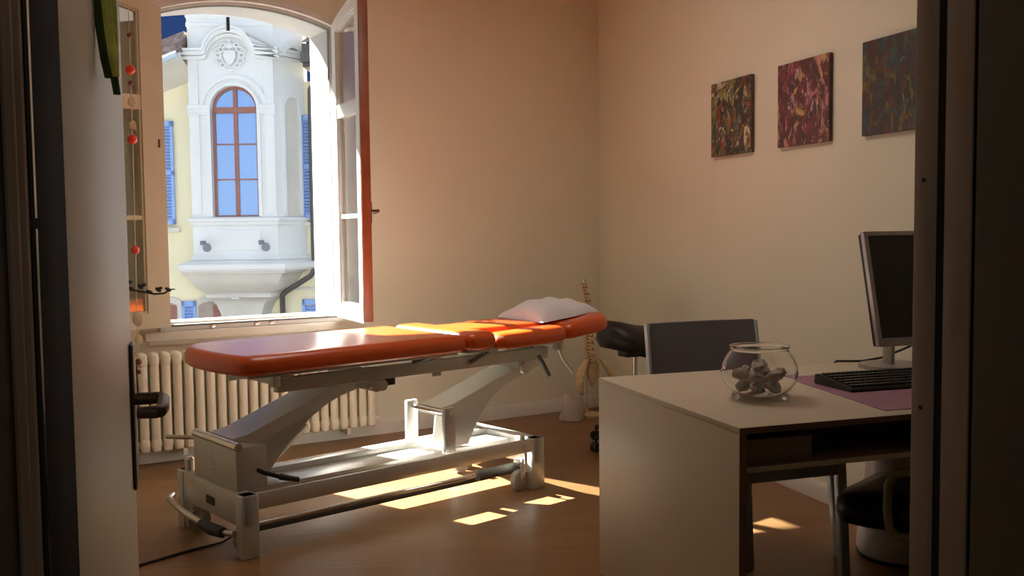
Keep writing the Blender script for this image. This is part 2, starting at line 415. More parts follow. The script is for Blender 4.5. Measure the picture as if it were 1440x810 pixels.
hp = wall_pt(TC+HALF-.004, -.04)
cas_r, ys = casement('window_2', hp, atan2(-.99, .145), True, M['white_paint'], .07, M['brown_wood'])
struct(cas_r)
m = MB(); m.box(.468, .492, .040, .046, 1.33, 1.45, .002); m.tube([(.48,.045,1.40),(.48,.085,1.40)], .008, 10)
m.tube([(.48,.085,1.40),(.44,.09,1.395),(.38,.092,1.39)], [.010,.0095,.008], 10)
struct(m.build('handle', M['handle'], cas_r))
hp = wall_pt(TC-HALF+.004, -.055)
cas_l, ys = casement('window_3', hp, BA+pi+radians(14), False, M['case_shade'], .125, M['case_shade'])
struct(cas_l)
m = MB(); m.box(.028, .040, .0252, .028, 1.755, 1.80, .001); struct(m.build('keyhole_plate', M['handle'], cas_l, smooth=0))

# ------------------------------------------------------------------ door and its frame
d1 = struct(empty('door_1', (DX0, FY, 0)))
m = MB(); m.box(-.042, 0, .002, .852, .012, DH-.01, .003)
struct(m.build('door_leaf', M['door'], d1))
m = MB(); m.box(.0003, .006, .775, .835, .885, 1.12, .003); struct(m.build('handle_plate', M['handle'], d1))
m = MB(); m.tube([(.004,.795,1.03),(.040,.795,1.03),(.047,.790,1.03),(.050,.78,1.03),(.050,.705,1.027),(.047,.692,1.026),(.040,.686,1.026),(.014,.686,1.026)], [.010,.010,.010,.0095,.0095,.010,.010,.009], 14)
struct(m.build('lever_handle', M['handle'], d1))
m = MB(); m.box(-.034,-.008,.8521,.8545,.90,1.13,.001); struct(m.build('lock_faceplate', M['handle'], d1, smooth=0))

d2 = struct(empty('door_2', (0, 0, 0))); d2.name = 'trim_1'
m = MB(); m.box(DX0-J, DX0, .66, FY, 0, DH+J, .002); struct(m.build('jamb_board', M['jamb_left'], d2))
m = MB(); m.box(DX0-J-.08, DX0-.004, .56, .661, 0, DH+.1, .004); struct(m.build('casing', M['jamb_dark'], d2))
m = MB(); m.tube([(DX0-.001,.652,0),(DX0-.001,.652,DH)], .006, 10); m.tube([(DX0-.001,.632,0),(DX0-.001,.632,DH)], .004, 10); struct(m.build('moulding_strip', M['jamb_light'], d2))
m = MB(); m.tube([(DX0+.001,.692,0),(DX0+.001,.692,1.302)], .0032, 8); m.tube([(DX0+.001,.692,1.309),(DX0+.001,.692,DH)], .0032, 8); struct(m.build('seam_glint', M['chrome'], d2))  # thin chrome line added to draw the glint along the frame seam
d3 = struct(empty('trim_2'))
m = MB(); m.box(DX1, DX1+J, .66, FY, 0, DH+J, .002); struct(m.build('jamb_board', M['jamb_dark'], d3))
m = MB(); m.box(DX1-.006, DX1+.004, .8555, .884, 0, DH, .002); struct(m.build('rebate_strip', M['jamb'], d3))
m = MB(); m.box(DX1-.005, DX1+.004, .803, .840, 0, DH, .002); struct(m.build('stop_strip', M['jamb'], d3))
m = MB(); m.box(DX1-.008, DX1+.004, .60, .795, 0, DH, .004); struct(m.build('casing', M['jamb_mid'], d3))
m = MB()
for z in (1.345, 1.10):
    m.tube([(DX1-.0058,.868,z),(DX1-.0075,.868,z)], .0022, 10)
struct(m.build('screw', M['iron'], d3))
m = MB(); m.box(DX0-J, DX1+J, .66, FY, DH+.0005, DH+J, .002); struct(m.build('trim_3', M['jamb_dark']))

# ------------------------------------------------------------------ treatment couch
CA = atan2(.386, .923)
CO = Vector((.198, 3.955, 0))
couch = empty('treatment_couch', CO, CA)
tag(couch, 'orange upholstered treatment couch on a pale grey height-adjustable steel base', 'treatment couch')
ZT = .803
lo_ = [(1.115-.045+.045*cos(a), .0+.045+.045*sin(a)) for a in [-pi/2+pi/2*k/6 for k in range(7)]]+[(1.115-.045+.045*cos(a), .675-.045+.045*sin(a)) for a in [pi/2*k/6 for k in range(7)]]
lo_ += [(.17,.675),(.11,.669),(.06,.650),(.025,.62),(-.005,.58),(-.025,.53),(-.042,.46),(-.05,.38),(-.052,.30),(-.047,.22),(-.038,.14),(-.026,.075),(-.014,.035),(.008,.010),(.045,.0),(.10,.0)]
m = MB(); m.cushion(lo_, .722, ZT, .042, nr=6); m.build('leg_cushion', M['orange'], couch, smooth=60)
m = MB(); m.cushion(rrect(1.118, 1.297, 0, .66, .048), .724, ZT+.004, .038); m.cushion(rrect(1.215, 1.772, .168, .482, .048), .7245, ZT+.0045, .038); m.build('back_cushion', M['orange'], couch, smooth=60)
for k, (a, b) in enumerate(((0,.165),(.485,.65))):
    m = MB(); m.cushion(rrect(1.302, 1.768, a, b, (.055,.055,.055,.055)), .722, ZT-.005, .042, zf=lambda x,y: -.012*(1.768-x)/.466); m.build('armrest_cushion', M['orange'], couch, smooth=60)
m = MB(); m.cushion(rrect(1.778, 2.135, .02, .63, (.055,.13,.13,.055)), .722, ZT+.002, .042, zf=lambda x,y: .09*(x-1.778)); m.build('head_cushion', M['orange'], couch, smooth=60)
# plates under the cushions
m = MB(); m.box(.03,1.08,.04,.61,.708,.7205,.003); m.box(1.13,1.74,.04,.61,.709,.722,.003); m.build('cushion_plate', M['frame_grey'], couch)
# upper frame
for vv in (.10,.55):
    m = MB(); m.box(.175,1.69,vv-.018,vv+.018,.632,.692,.004); m.build('upper_rail', M['frame_grey'], couch)
for uu in (.21,.60,.985,1.30,1.60):
    m = MB(); m.box(uu-.02,uu+.02,.085,.565,.655,.69,.003); m.build('cross_bar', M['frame_grey'], couch)
for uu in (.225,.985,1.33,1.62):
    for vv in (.10,.55):
        m = MB(); m.box(uu-.028,uu+.028,vv-.016,vv+.016,.69,.71,.002); m.build('bracket', M['frame_grey'], couch)
# end frames
def end_frame(u0, u1, lab):
    m = MB(); m.box(u0,u1,0,.64,.125,.255,.006); m.box(u0-.004,u1+.006,0,.062,0,.255,.006); m.box(u0-.004,u1+.006,.578,.64,0,.255,.006)
    return m.build('end_frame', M['frame_grey'], couch)
e1 = end_frame(-.028,.036,'l')
m = MB(); m.box(-.0305,-.027,.26,.34,.165,.20,.001); m.build('type_plate', M['black_plastic'], e1, smooth=0)
e2 = end_frame(1.505,1.575,'r')
# central beams
for a, b in ((.006,.022),(.355,.43)):
    m = MB(); m.box(.03,1.51,a,b,.19,.258,.005); m.build('base_rail', M['frame_white'], couch)
m = MB(); m.box(.03,1.51,.18,.356,.20,.232,.002); m.build('base_plate', M['frame_white'], couch)
# tower on the left
m = MB(); m.box(-.012,.125,.085,.50,.254,.43,.008)
tw = m.build('motor_tower', M['frame_grey'], couch)
m = MB()
for k in range(5): m.box(-.016,-.011,.30,.355,.285+k*.024,.295+k*.024,.002)
m.build('vent_slot', M['frame_white'], tw)
m = MB(); m.tube([(.0,.085,.432),(.0,.50,.432)], .018, 12); m.build('pivot_tube', M['chrome'], tw)
m = MB(); m.tube([(.08,.08,.33),(.085,.045,.325),(.15,.03,.30)], .009, 10); m.tube([(.15,.03,.30),(.23,.025,.275)], [.013,.011], 10); m.build('control_lever', M['black_plastic'], couch)
m = MB(); m.tube([(.03,.55,.40),(.03,.64,.385),(-.05,.70,.39)], .010, 10); m.build('side_lever', M['chrome'], couch)
m = MB(); m.lathe([(.022,.0),(.022,.05),(.012,.06)], (0.0,.57,.255), 14); m.build('end_knob', M['steel'], couch)
# lifting arms
def arm(poly, y0, y1, mt, nm='lifting_arm'):
    m = MB(); m.prism(poly, y0, y1); return m.build(nm, mt, couch, smooth=20)
arm([(.03,.445),(.10,.455),(.50,.60),(.68,.638),(.70,.60),(.55,.565),(.14,.41),(.03,.41)], .20, .42, M['arm'])
arm([(.125,.41),(.50,.548),(.62,.585),(.50,.535),(.40,.475),(.30,.385),(.20,.27),(.13,.26)], .23, .24, M['frame_grey'], 'arm_gusset')
arm([(.125,.41),(.50,.548),(.62,.585),(.50,.535),(.40,.475),(.30,.385),(.20,.27),(.13,.26)], .38, .39, M['frame_grey'], 'arm_gusset')
arm([(1.03,.455),(1.10,.465),(1.62,.635),(1.70,.63),(1.70,.60),(1.62,.585),(1.12,.415),(1.03,.415)], .115, .30, M['arm'])
arm([(1.12,.415),(1.45,.525),(1.36,.47),(1.27,.38),(1.20,.258),(1.10,.258)], .13, .14, M['frame_white'], 'arm_gusset')
arm([(1.12,.415),(1.45,.525),(1.36,.47),(1.27,.38),(1.20,.258),(1.10,.258)], .275, .285, M['frame_white'], 'arm_gusset')
for a, b in ((.045,.075),(.345,.375)):
    m = MB(); m.box(1.0,1.062,a,b,.25,.465,.006); m.build('pivot_post', M['frame_white'], couch)
m = MB(); m.tube([(1.031,.04,.437),(1.031,.38,.437)], .013, 12); m.build('pivot_rod', M['chrome'], couch)
# actuator between base and arm
m = MB(); m.tube([(.20,.31,.27),(.42,.31,.44)], .024, 14); m.build('actuator', M['steel'], couch)
m = MB(); m.box(.62,.70,.08,.30,.600,.632,.004); m.tube([(.66,.09,.60),(.66,.28,.60)], .022, 12); m.tube([(.69,.085,.605),(.69,.14,.605)], .026, 14); m.build('upper_pivot', M['frame_grey'], couch)
m = MB(); m.box(.715,.76,.09,.13,.60,.634,.004); m.build('limit_switch', M['black_plastic'], couch)
m = MB(); m.box(1.50,1.58,.10,.30,.585,.634,.006); m.tube([(1.54,.085,.595),(1.54,.11,.595)], .03, 14); m.build('upper_pivot', M['frame_white'], couch)
# under-cushion details
m = MB(); m.box(.13,.165,.03,.06,.665,.71,.004); m.tube([(.14,.045,.695),(.20,.03,.705)], .006, 8); m.build('clip_lever', M['frame_white'], couch)
m = MB(); m.bar((.84,.07,.695),(.96,.07,.716),.012,.012); m.build('gas_spring', M['rubber'], couch)
m = MB(); m.bar((1.17,.07,.66),(1.27,.07,.70),.012,.014); m.build('gas_spring', M['rubber'], couch)
m = MB(); m.tube([(1.60,.06,.655),(1.615,.05,.62),(1.66,.05,.55)], [.010,.012,.013], 10); m.build('release_handle', M['rubber'], couch)
m = MB(); m.lathe([(.0,0),(.028,.0),(.028,.035),(.0,.035)], (1.735,.06,.675), 14, cap=False); m.tube([(1.735,.06,.69),(1.755,.05,.63),(1.83,.05,.545)], [.007,.007,.008], 10); m.build('head_lever', M['frame_grey'], couch)
m = MB(); m.box(.965,1.02,.09,.13,.612,.634,.005); m.build('stop_bracket', M['frame_grey'], couch)
# foot bar running round the base
m = MB(); m.tube([(.06,.09,.108),(1.30,.09,.108)], .011, 12); m.build('foot_bar', M['chrome'], couch)
m = MB(); m.box(.05,1.33,.115,.145,.066,.090,.003); m.build('lower_rail', M['rubber'], couch)
m = MB(); m.tube([(1.22,.09,.105),(1.26,.09,.105)], .028, 14); m.tube([(1.26,.09,.105),(1.48,.09,.105)], .026, 14); m.build('bar_joint', M['rubber'], couch)
pts = [(-.035,.68,.13),(-.07,.64,.125),(-.085,.5,.118),(-.088,.36,.112),(-.085,.22,.105),(-.07,.12,.10),(-.045,.05,.10)]
m = MB(); m.tube(pts, .013, 12); fb = m.build('foot_pedal_bar', M['steel'], couch)
m = MB(); m.tube([(-.087,.26,.106),(-.083,.17,.102),(-.068,.10,.10)], [.019,.026,.022], 14); m.build('rubber_grip', M['black_plastic'], fb)
# castors tucked in the end frames
cyl = None
for (uu, vv) in ((.0,.50),(.03,.10),(1.46,.05),(1.46,.53)):
    m = MB(); m.tube([(uu,vv-.017,.052),(uu,vv+.017,.052)], .05, 20); c = m.build('castor', M['caster'], couch)
    m = MB(); m.box(uu-.014,uu+.014,vv-.024,vv-.018,.045,.135,.002); m.box(uu-.014,uu+.014,vv+.018,vv+.024,.045,.135,.002); m.box(uu-.02,uu+.02,vv-.024,vv+.024,.12,.16,.003)
    m.build('castor_fork', M['steel'], c)
m = MB(); m.tube([(1.45,.02,.24),(1.45,.02,.28)], .014, 12); m.tube([(1.455,.0,.10),(1.455,.0,.235)], .008, 10); m.build('brake_rod', M['frame_white'], couch)
m = MB(); m.tube([(1.574,.03,.13),(1.592,.03,.13)], .009, 12); m.build('end_bolt', M['chrome'], couch)

# towel / pillow
pil = MB(); nu, nv = 34, 18
L = []
for s_, zs in ((-1,0),(1,1)):
    pass
rows = []
for i in range(nu+1):
    a = -1+2*i/nu; row = []
    for j in range(nv+1):
        b = -1+2*j/nv
        e = max(0, 1-abs(a)**2.6)**.55*max(0, 1-abs(b)**2.6)**.55
        h = .088*e*(1-.34*(a+1)/2)+.010*e*sin(5*a+3*b)+.006*e*sin(11*b-4*a)
        w_ = 1-.18*max(0,a)
        row.append((a*.225+.02*b, b*.21*w_, h))
    rows.append(row)
vs = [p for r in rows for p in r]; fs = []
for i in range(nu):
    for j in range(nv): fs.append((i*(nv+1)+j, (i+1)*(nv+1)+j, (i+1)*(nv+1)+j+1, i*(nv+1)+j+1))
pil.add(vs, fs); pil.add([(x,y,.001*z) for x,y,z in vs], [f[::-1] for f in fs])
po = pil.build('pillow', M['towel'], smooth=80)
po.location = CO+Vector((cos(CA)*1.945-sin(CA)*.345, sin(CA)*1.945+cos(CA)*.345, .826)); po.rotation_euler = (0, radians(-4.5), CA)
tag(po, 'white cloth-covered flat pillow lying on the head end of the orange couch', 'pillow')

# power cord
m = MB(); m.tube([(CO.x-.02+0.02,4.30,.03),(.10,4.20,.007),(-.05,4.13,.005),(-.22,4.02,.005),(-.38,3.95,.005),(-.6,3.9,.005)], .005, 8)
co = m.build('power_cord', M['cable']); tag(co, 'thin black power cord lying on the floor left of the couch base', 'cord')

# ------------------------------------------------------------------ radiator
rad = empty('radiator', (KX, KY, 0), BA); tag(rad, 'cream ribbed column radiator below the window', 'radiator')
NS, P0, PITCH = 29, -3.52, .0605
sec = None
for i in range(NS):
    if sec is None:
        m = MB()
        for d, ww in ((-.135,.021),(-.075,.021)):
            m.tube([(0,d,.115),(0,d,.60)], ww, 16, flat=(1.16,.8))
        for z in (.12,.585):
            pass
        m.box(-.0245,.0245,-.155,-.055,.555,.632,.016,seg=3); m.box(-.0245,.0245,-.155,-.055,.085,.165,.016,seg=3)
        m.box(-.004,.004,-.14,-.07,.12,.60)
        sec = m.build('section', M['radiator'], rad, smooth=50); o = sec
    else:
        o = sec.copy(); COL.objects.link(o); o.parent = rad
    o.location = (P0+i*PITCH, 0, 0)
m = MB()
for z in (.125,.59): m.tube([(P0,-.105,z),(P0+(NS-1)*PITCH,-.105,z)], .019, 12)
m.build('header_pipe', M['radiator'], rad)
for t in (P0+.5*PITCH, P0+9.5*PITCH, P0+25.5*PITCH):
    m = MB(); m.box(t-.012,t+.012,-.14,-.001,.05,.09,.003); m.build('wall_bracket', M['radiator'], rad)
m = MB(); m.tube([(P0+(NS-1)*PITCH+.02,-.105,.125),(P0+(NS-1)*PITCH+.06,-.105,.125)], .012, 10); m.build('vent_plug', M['radiator'], rad)

# ------------------------------------------------------------------ hanging decorations by the left casement
hang = empty('bead_garland', (-.262, 5.62, 0)); tag(hang, 'hanging garland of red beads on a string before the left window sash', 'garland')
m = MB(); m.tube([(0,0,2.6),(-.001,0,1.9),(-.006,0,1.2),(-.015,0,.53)], .0022, 6); m.build('string', M['string'], hang)
for (z, r, mt, lab) in ((2.15,.026,'red','red bead'),(2.08,.014,'maroon','small maroon bead'),(1.785,.026,'red','red bead'),(1.20,.022,'red','red bead'),(.60,.017,'maroon','small maroon bead'),(.545,.013,'maroon','small maroon bead'),(2.33,.013,'maroon','small maroon bead')):
    m = MB(); m.ball((-.006*(2.3-z),0,z), r); m.build('bead', M[mt], hang, label=lab)
for (z, r) in ((1.98,.022),(1.86,.018),(.83,.03),(.72,.02)):
    m = MB(); m.ball((-.006*(2.3-z)+.004,0,z), r, sc=(1,.25,1.3)); m.build('pale_disc', M['string'], hang, label='pale flat disc')
tw = empty('twig_hook', (-.31, 5.60, 0)); tag(tw, 'black iron twig with small leaves sticking out beside the left window sash', 'ornament')
m = MB(); m.tube([(0,0,1.035),(.0,0,.99),(.03,0,.985),(.08,0,.975),(.13,0,.962),(.18,0,.965),(.215,0,.985),(.235,0,.985)], [.005,.006,.005,.005,.005,.005,.004,.003], 8); m.build('branch', M['iron'], tw)
for (x, z, rr) in ((.004,1.03,.0),(.012,.995,.3),(.06,1.005,.9),(.075,1.01,-.6),(.15,.985,.7),(.105,.975,.4),(.155,.99,-.4),(.2,.985,.5)):
    m = MB(); m.ball((0,0,0), .017, 10, 6, sc=(1.1,.35,.6)); o = m.build('iron_leaf', M['iron'], tw); o.location = (x,0,z); o.rotation_euler = (0,rr,0)
lo = empty('leaf_ornament', (DX0+.004, 1.235, 0), radians(60)); lo.scale = (.9, 1, 1); tag(lo, 'long green leaf-shaped ornament hanging on the face of the open door', 'ornament')
def blade(pts, mt, off):
    m = MB(); a = []; b = []
    for (x, w_, z) in pts: a.append((x, off, z)); b.append((x+w_, off, z))
    poly = [(p[0], p[2]) for p in a]+[(p[0], p[2]) for p in reversed(b)]
    m.prism(poly, off-.003, off+.003)
    m.tube([(x+w_*.5, off-.003, z) for (x, w_, z) in pts], .0018, 6)
    return m.build('leaf_blade', M[mt], lo, smooth=30)
blade([(.008,.024,1.78),(.008,.026,1.70),(.009,.027,1.62),(.012,.025,1.57),(.018,.020,1.53),(.026,.012,1.498),(.033,.004,1.482)], 'leaf', 0)
blade([(.002,.012,1.78),(.002,.012,1.64),(.005,.012,1.58),(.011,.011,1.535),(.019,.009,1.50),(.027,.006,1.480)], 'leaf_dark', .007)
blade([(.030,.008,1.50),(.034,.008,1.482),(.040,.006,1.462)], 'leaf_dark', .004)

# ------------------------------------------------------------------ spine model in the corner
sp = empty('spine_model', (2.60, 6.18, 0)); tag(sp, 'yellowish anatomical spine model with pelvis standing in the back corner', 'spine model')
def spc(f):   # centre line, f 0 top .. 1 pelvis
    z = .91-.56*f; x = -.055+.018*sin(f*6.0)+.06*f**2
    return Vector((x, .03*cos(f*5), z))
for k in range(24):
    f = (k+.5)/24; p = spc(f); s_ = .55+.5*f
    m = MB(); m.lathe([(.012*s_,-.0085),(.021*s_,-.0085),(.0185*s_,0),(.021*s_,.0085),(.012*s_,.0085)], (0,0,0), 12)
    m.ball((0,-.034*s_,-.006), .010*s_, 8, 6, sc=(.7,2.0,.9))
    m.ball((.03*s_,-.012,0), .008*s_, 8, 6, sc=(2.2,.8,.8)); m.ball((-.03*s_,-.012,0), .008*s_, 8, 6, sc=(2.2,.8,.8))
    o = m.build('vertebra', M['bone'], sp, smooth=50); o.location = p
m = MB()
for k in range(25):
    f = k/24; p = spc(f); s_ = .55+.5*f
    m.lathe([(.0165*s_,-.004),(.0165*s_,.004)], p, 10)
    if k % 2: m.ball((p.x+.02*s_, p.y-.018, p.z), .007, 6, 5); m.ball((p.x-.018*s_, p.y-.02, p.z), .006, 6, 5)
m.build('disc_column', M['disc'], sp)
pc = spc(1.0)
m = MB(); m.loft([[(pc.x+.045*s_*cos(a), pc.y+.025*s_*sin(a), pc.z-d) for a in [2*pi*i/12 for i in range(12)]] for s_, d in ((.9,-.01),(1.1,.02),(.9,.07),(.5,.12),(.2,.15))]); m.build('sacrum', M['bone'], sp)
for sx in (-1,1):
    m = MB(); loops = []
    for k in range(9):
        f = k/8; a = f*pi
        cx = pc.x+sx*(.05+.075*sin(a*.75)); cz = pc.z+.045-.23*f; cy = pc.y-.02-.06*sin(a*.5)
        r1 = .018+.05*sin(a)*(1-f*.5); r2 = .012+.012*sin(a)
        loops.append([(cx+sx*r2*cos(b), cy+r1*sin(b), cz) for b in [2*pi*i/12 for i in range(12)]])
    m.loft(loops); m.build('hip_bone', M['bone'], sp, smooth=60)
m = MB(); m.tube([(-.025,.055,.012),(-.025,.055,.925),(-.035,.05,.935),(-.055,.03,.935),(-.055,.02,.915)], .0045, 8); m.build('stand_rod', M['steel'], sp)
m = MB(); m.lathe([(0.,0),(.10,.0),(.10,.012),(.02,.02),(.012,.05),(0,.05)], (-.025,.055,0), 24, cap=False); m.build('stand_base', M['bone'], sp)

bagm = MB(); loops = []
for k in range(9):
    f = k/8; L = []
    for i in range(20):
        a = 2*pi*i/20; r = .088*(1-.35*f**2)*(1+.10*sin(3*a+4*f)+.06*sin(7*a-3*f)); 
        if k == 0: r *= .92
        L.append((r*cos(a)*1.0, r*sin(a)*.65, .002+.17*f+.012*sin(2*a+1)*f))
    loops.append(L)
bagm.loft(loops); bo = bagm.build('plastic_bag', M['bag'], smooth=70); bo.location = (2.415, 6.10, 0)
tag(bo, 'pale crumpled plastic bag standing on the floor left of the spine model', 'bag')

# ------------------------------------------------------------------ saddle stool
st = empty('saddle_stool', (2.475, 5.25, .0), radians(10)); tag(st, 'black saddle stool on castors behind the desk by the right wall', 'stool')
m = MB(); loops = []
N = 28
def seat_loop(sc, z, amp):
    L = []
    for i in range(N):
        a = 2*pi*i/N; x = .225*sc*cos(a); yv = .20*sc*sin(a)*(1-.25*cos(a))
        L.append((x, yv, z+amp*(.055*((-x/.2)*.9 if x < .0 else (x/.2)*-.15)+.0-.045*(yv/.19)**2)))
    return L
m.loft([seat_loop(.55,.575,.0), seat_loop(.9,.585,.2), seat_loop(1.0,.62,.6), seat_loop(.97,.67,1.0), seat_loop(.8,.70,1.2), seat_loop(.45,.712,1.2), seat_loop(.1,.716,1.2)])
m.build('seat', M['black_leather'], st, smooth=70)
m = MB(); m.box(-.09,.09,-.05,.05,.535,.572,.008); m.tube([(.0,-.04,.545),(.0,-.14,.54),(.02,-.17,.538)], .006, 8); m.build('seat_mechanism', M['black_plastic'], st)
m = MB(); m.tube([(0,0,.30),(0,0,.54)], .016, 14); m.build('gas_lift', M['steel'], st)
m = MB(); m.tube([(0,0,.09),(0,0,.32)], .026, 16); m.build('column', M['black_plastic'], st)
for k in range(5):
    a = 2*pi*k/5+radians(193-10)
    m = MB(); m.tube([(0,0,.115),(.14*cos(a),.14*sin(a),.10),(.285*cos(a),.285*sin(a),.078)], [.026,.020,.014], 10)
    b = m.build('base_arm', M['black_plastic'], st)
    c = Vector((.285*cos(a), .285*sin(a), .028)); t_ = Vector((-sin(a), cos(a), 0))*.010
    m = MB(); m.tube([c-t_*2.2, c-t_*.4], .0275, 16); m.tube([c+t_*.4, c+t_*2.2], .0275, 16); m.tube([c, c+Vector((0,0,.05))], .007, 8); m.build('castor', M['black_plastic'], b)

# ------------------------------------------------------------------ desk
DX, DY0, DY1, DT = 1.427, 2.358, 3.341, .74
desk = empty('desk', (DX, DY0, 0)); tag(desk, 'pale laminate desk with a closed side panel and open drawer shelf', 'desk')
DW = KX-.02-DX; DD = DY1-DY0
m = MB(); m.box(0,DW,0,DD,DT-.018,DT,.0015); m.build('desk_top', M['desk'], desk)
m = MB(); m.box(0.0005,.022,.0008,DD-.0005,0,DT-.0185,.001); m.build('side_panel', M['desk'], desk)
m = MB(); m.box(DW-.022,DW,.0008,DD,0,DT-.0185,.001); m.build('side_panel', M['desk'], desk)
m = MB(); m.box(.0,DW,-.0012,-.0001,DT-.0185,DT-.001); m.box(-.0003,.0225,-.0012,.0006,0,DT-.0185); m.build('edge_band', M['desk_edge'], desk, smooth=0)
m = MB(); m.box(.0225,DW-.0225,.0005,.004,.6115,.6265); m.build('shelf_edge', M['desk'], desk, smooth=0)
m = MB(); m.box(.0225,DW-.0225,.0041,DD-.06,.612,.626,.001); m.box(.0225,DW-.0225,DD-.075,DD-.06,.626,DT-.0185); m.build('shelf', M['desk_in'], desk)
m = MB(); m.box(.024,.255,.03,.05,.627,.695,.001); m.box(.024,.036,.05,.50,.627,.69); m.box(.243,.255,.05,.50,.627,.69); m.box(.036,.243,.05,.50,.627,.632); m.box(.036,.243,.488,.50,.632,.69); m.build('drawer', M['desk_in'], desk)
m = MB(); m.box(.30,.75,.25,.55,.6265,.66,.004); m.build('drawer_divider', M['desk_in'], desk)

# desk pad
pd = MB(); pd.prism([(1.955,2.42),(2.64,2.385),(2.745,3.03),(2.055,3.09)], DT+.0003, DT+.0025, axis='z'); o = pd.build('desk_pad', M['pad'], smooth=0); tag(o, 'flat purple desk pad under the black keyboard', 'desk pad')
# keyboard
kb = empty('keyboard', (2.06, 2.715, DT+.0027), radians(-1)); tag(kb, 'black computer keyboard lying on the purple desk pad', 'keyboard')
m = MB(); m.prism([(0,.0),(.20,0),(.205,.006),(.20,.034),(.18,.036),(.0,.012),(-.004,.006)], 0, .455, axis='x'); m.build('case', M['black_plastic'], kb)
m = MB()
for r_ in range(6):
    yv = .014+r_*.029; zz = .012+(yv/.18)*.0235; x = .014
    while x < .43:
        w_ = .0165 if not (r_ == 0 and .12 < x < .16) else .10
        m.box(x, x+w_, yv, yv+.022, zz, zz+.007, .0015, seg=1); x += w_+.0028
ko = m.build('keycaps', M['black_plastic'], kb, smooth=0); ko['kind'] = 'stuff'
# monitor
mo = empty('computer_monitor', (2.575, 3.05, DT), 0); tag(mo, 'silver-framed flat computer monitor with a dark screen on the desk', 'monitor')
tl = radians(13)
def tilt(m_): return Matrix.Translation((0,0,0)) @ m_
mt_ = Matrix.Translation((-.195,-.067,.108)) @ Matrix.Rotation(-tl, 4, 'X')
m = MB(); Wm, Hm = .39, .43
m.ring([(0,0),(Wm,0),(Wm,Hm),(0,Hm)], [(.018,.030),(Wm-.018,.030),(Wm-.018,Hm-.016),(.018,Hm-.016)], -.006, .012)
bz = MB(); bz.add(m.v, m.f, mt_); bz.build('bezel', M['mon_frame'], mo, smooth=20)
m = MB(); m.box(.016,Wm-.016,-.001,.006,.028,Hm-.014,0,mt_); m.build('screen', M['screen'], mo, smooth=0)
m = MB(); m.box(.004,Wm-.004,.0121,.035,.004,Hm-.004,.006,mt_); m.box(.06,Wm-.06,.0351,.06,.06,Hm-.08,.012,mt_); m.build('back_shell', M['black_plastic'], mo)
m = MB(); m.tube([(.0,.115,.012),(.0,.115,.10),(.0,.09,.20)], .022, 12, flat=(.6,1.4)); m.build('neck', M['mon_frame'], mo)
m = MB(); m.prism([(.125*cos(2*pi*k/32)+.0, .115*sin(2*pi*k/32)+.10) for k in range(32)], 0.0005, .014, axis='z'); m.build('foot', M['mon_frame'], mo)
m = MB(); m.tube([(2.70,3.13,.84),(2.67,3.20,.80),(2.62,3.26,.763),(2.56,3.30,.747),(2.50,3.325,.7462),(2.47,3.345,.7462),(2.455,3.3475,.735),(2.45,3.348,.70)], .0045, 8); o = m.build('monitor_cable', M['cable']); tag(o, 'black monitor cable running down onto the desk behind the screen', 'cable')

# glass bowl and its contents
gb = empty('glass_bowl', (1.737, 2.752, DT), 0); tag(gb, 'round clear glass bowl with small feet on the desk corner', 'bowl')
prof = [(0.,.012),(.05,.012),(.075,.018),(.098,.035),(.113,.058),(.119,.085),(.115,.112),(.104,.135),(.092,.152),(.088,.160),(.092,.168),(.0945,.170),(.0965,.168),(.0955,.165),(.0915,.160),(.0955,.152),(.108,.135),(.119,.112),(.1225,.085),(.1165,.056),(.101,.032),(.077,.0145),(.05,.009),(0.,.009)]
m = MB(); m.lathe(prof, (0,0,0), 48, cap=False); m.build('bowl_body', M['clear'], gb, smooth=60)
for k in range(3):
    a = radians(-58+120*k); m = MB(); m.ball((.088*cos(a), .088*sin(a), .0135), .0125, 12, 8); m.build('glass_foot', M['clear'], gb)
wrap = None
spots = [(.051, k*2*pi/5+.3, .039) for k in range(5)]+[(.064, k*2*pi/6+.8, .078) for k in range(6)]+[(0, 0, .060), (0, 0, .104)]
for k, (rr, a, zz) in enumerate(spots):
    if wrap is None:
        m = MB(); m.ball((0,0,0), .029, 9, 6, sc=(1.2,.95,.72))
        m.v = [(x+random.uniform(-.005,.005), y+random.uniform(-.005,.005), z+random.uniform(-.004,.004)) for x,y,z in m.v]
        o = wrap = m.build('crumpled_paper', M['wrap'], smooth=20)
    else:
        o = wrap.copy(); COL.objects.link(o)
    o.location = (1.737+rr*cos(a), 2.752+rr*sin(a), DT+zz); o.rotation_euler = (random.uniform(-.5,.5), random.uniform(-.5,.5), random.uniform(0,6)); o.scale = (.84,.84,.84)
    tag(o, 'small grey-brown crumpled paper lump inside the glass bowl', 'paper', 'crumpled papers in the glass bowl')

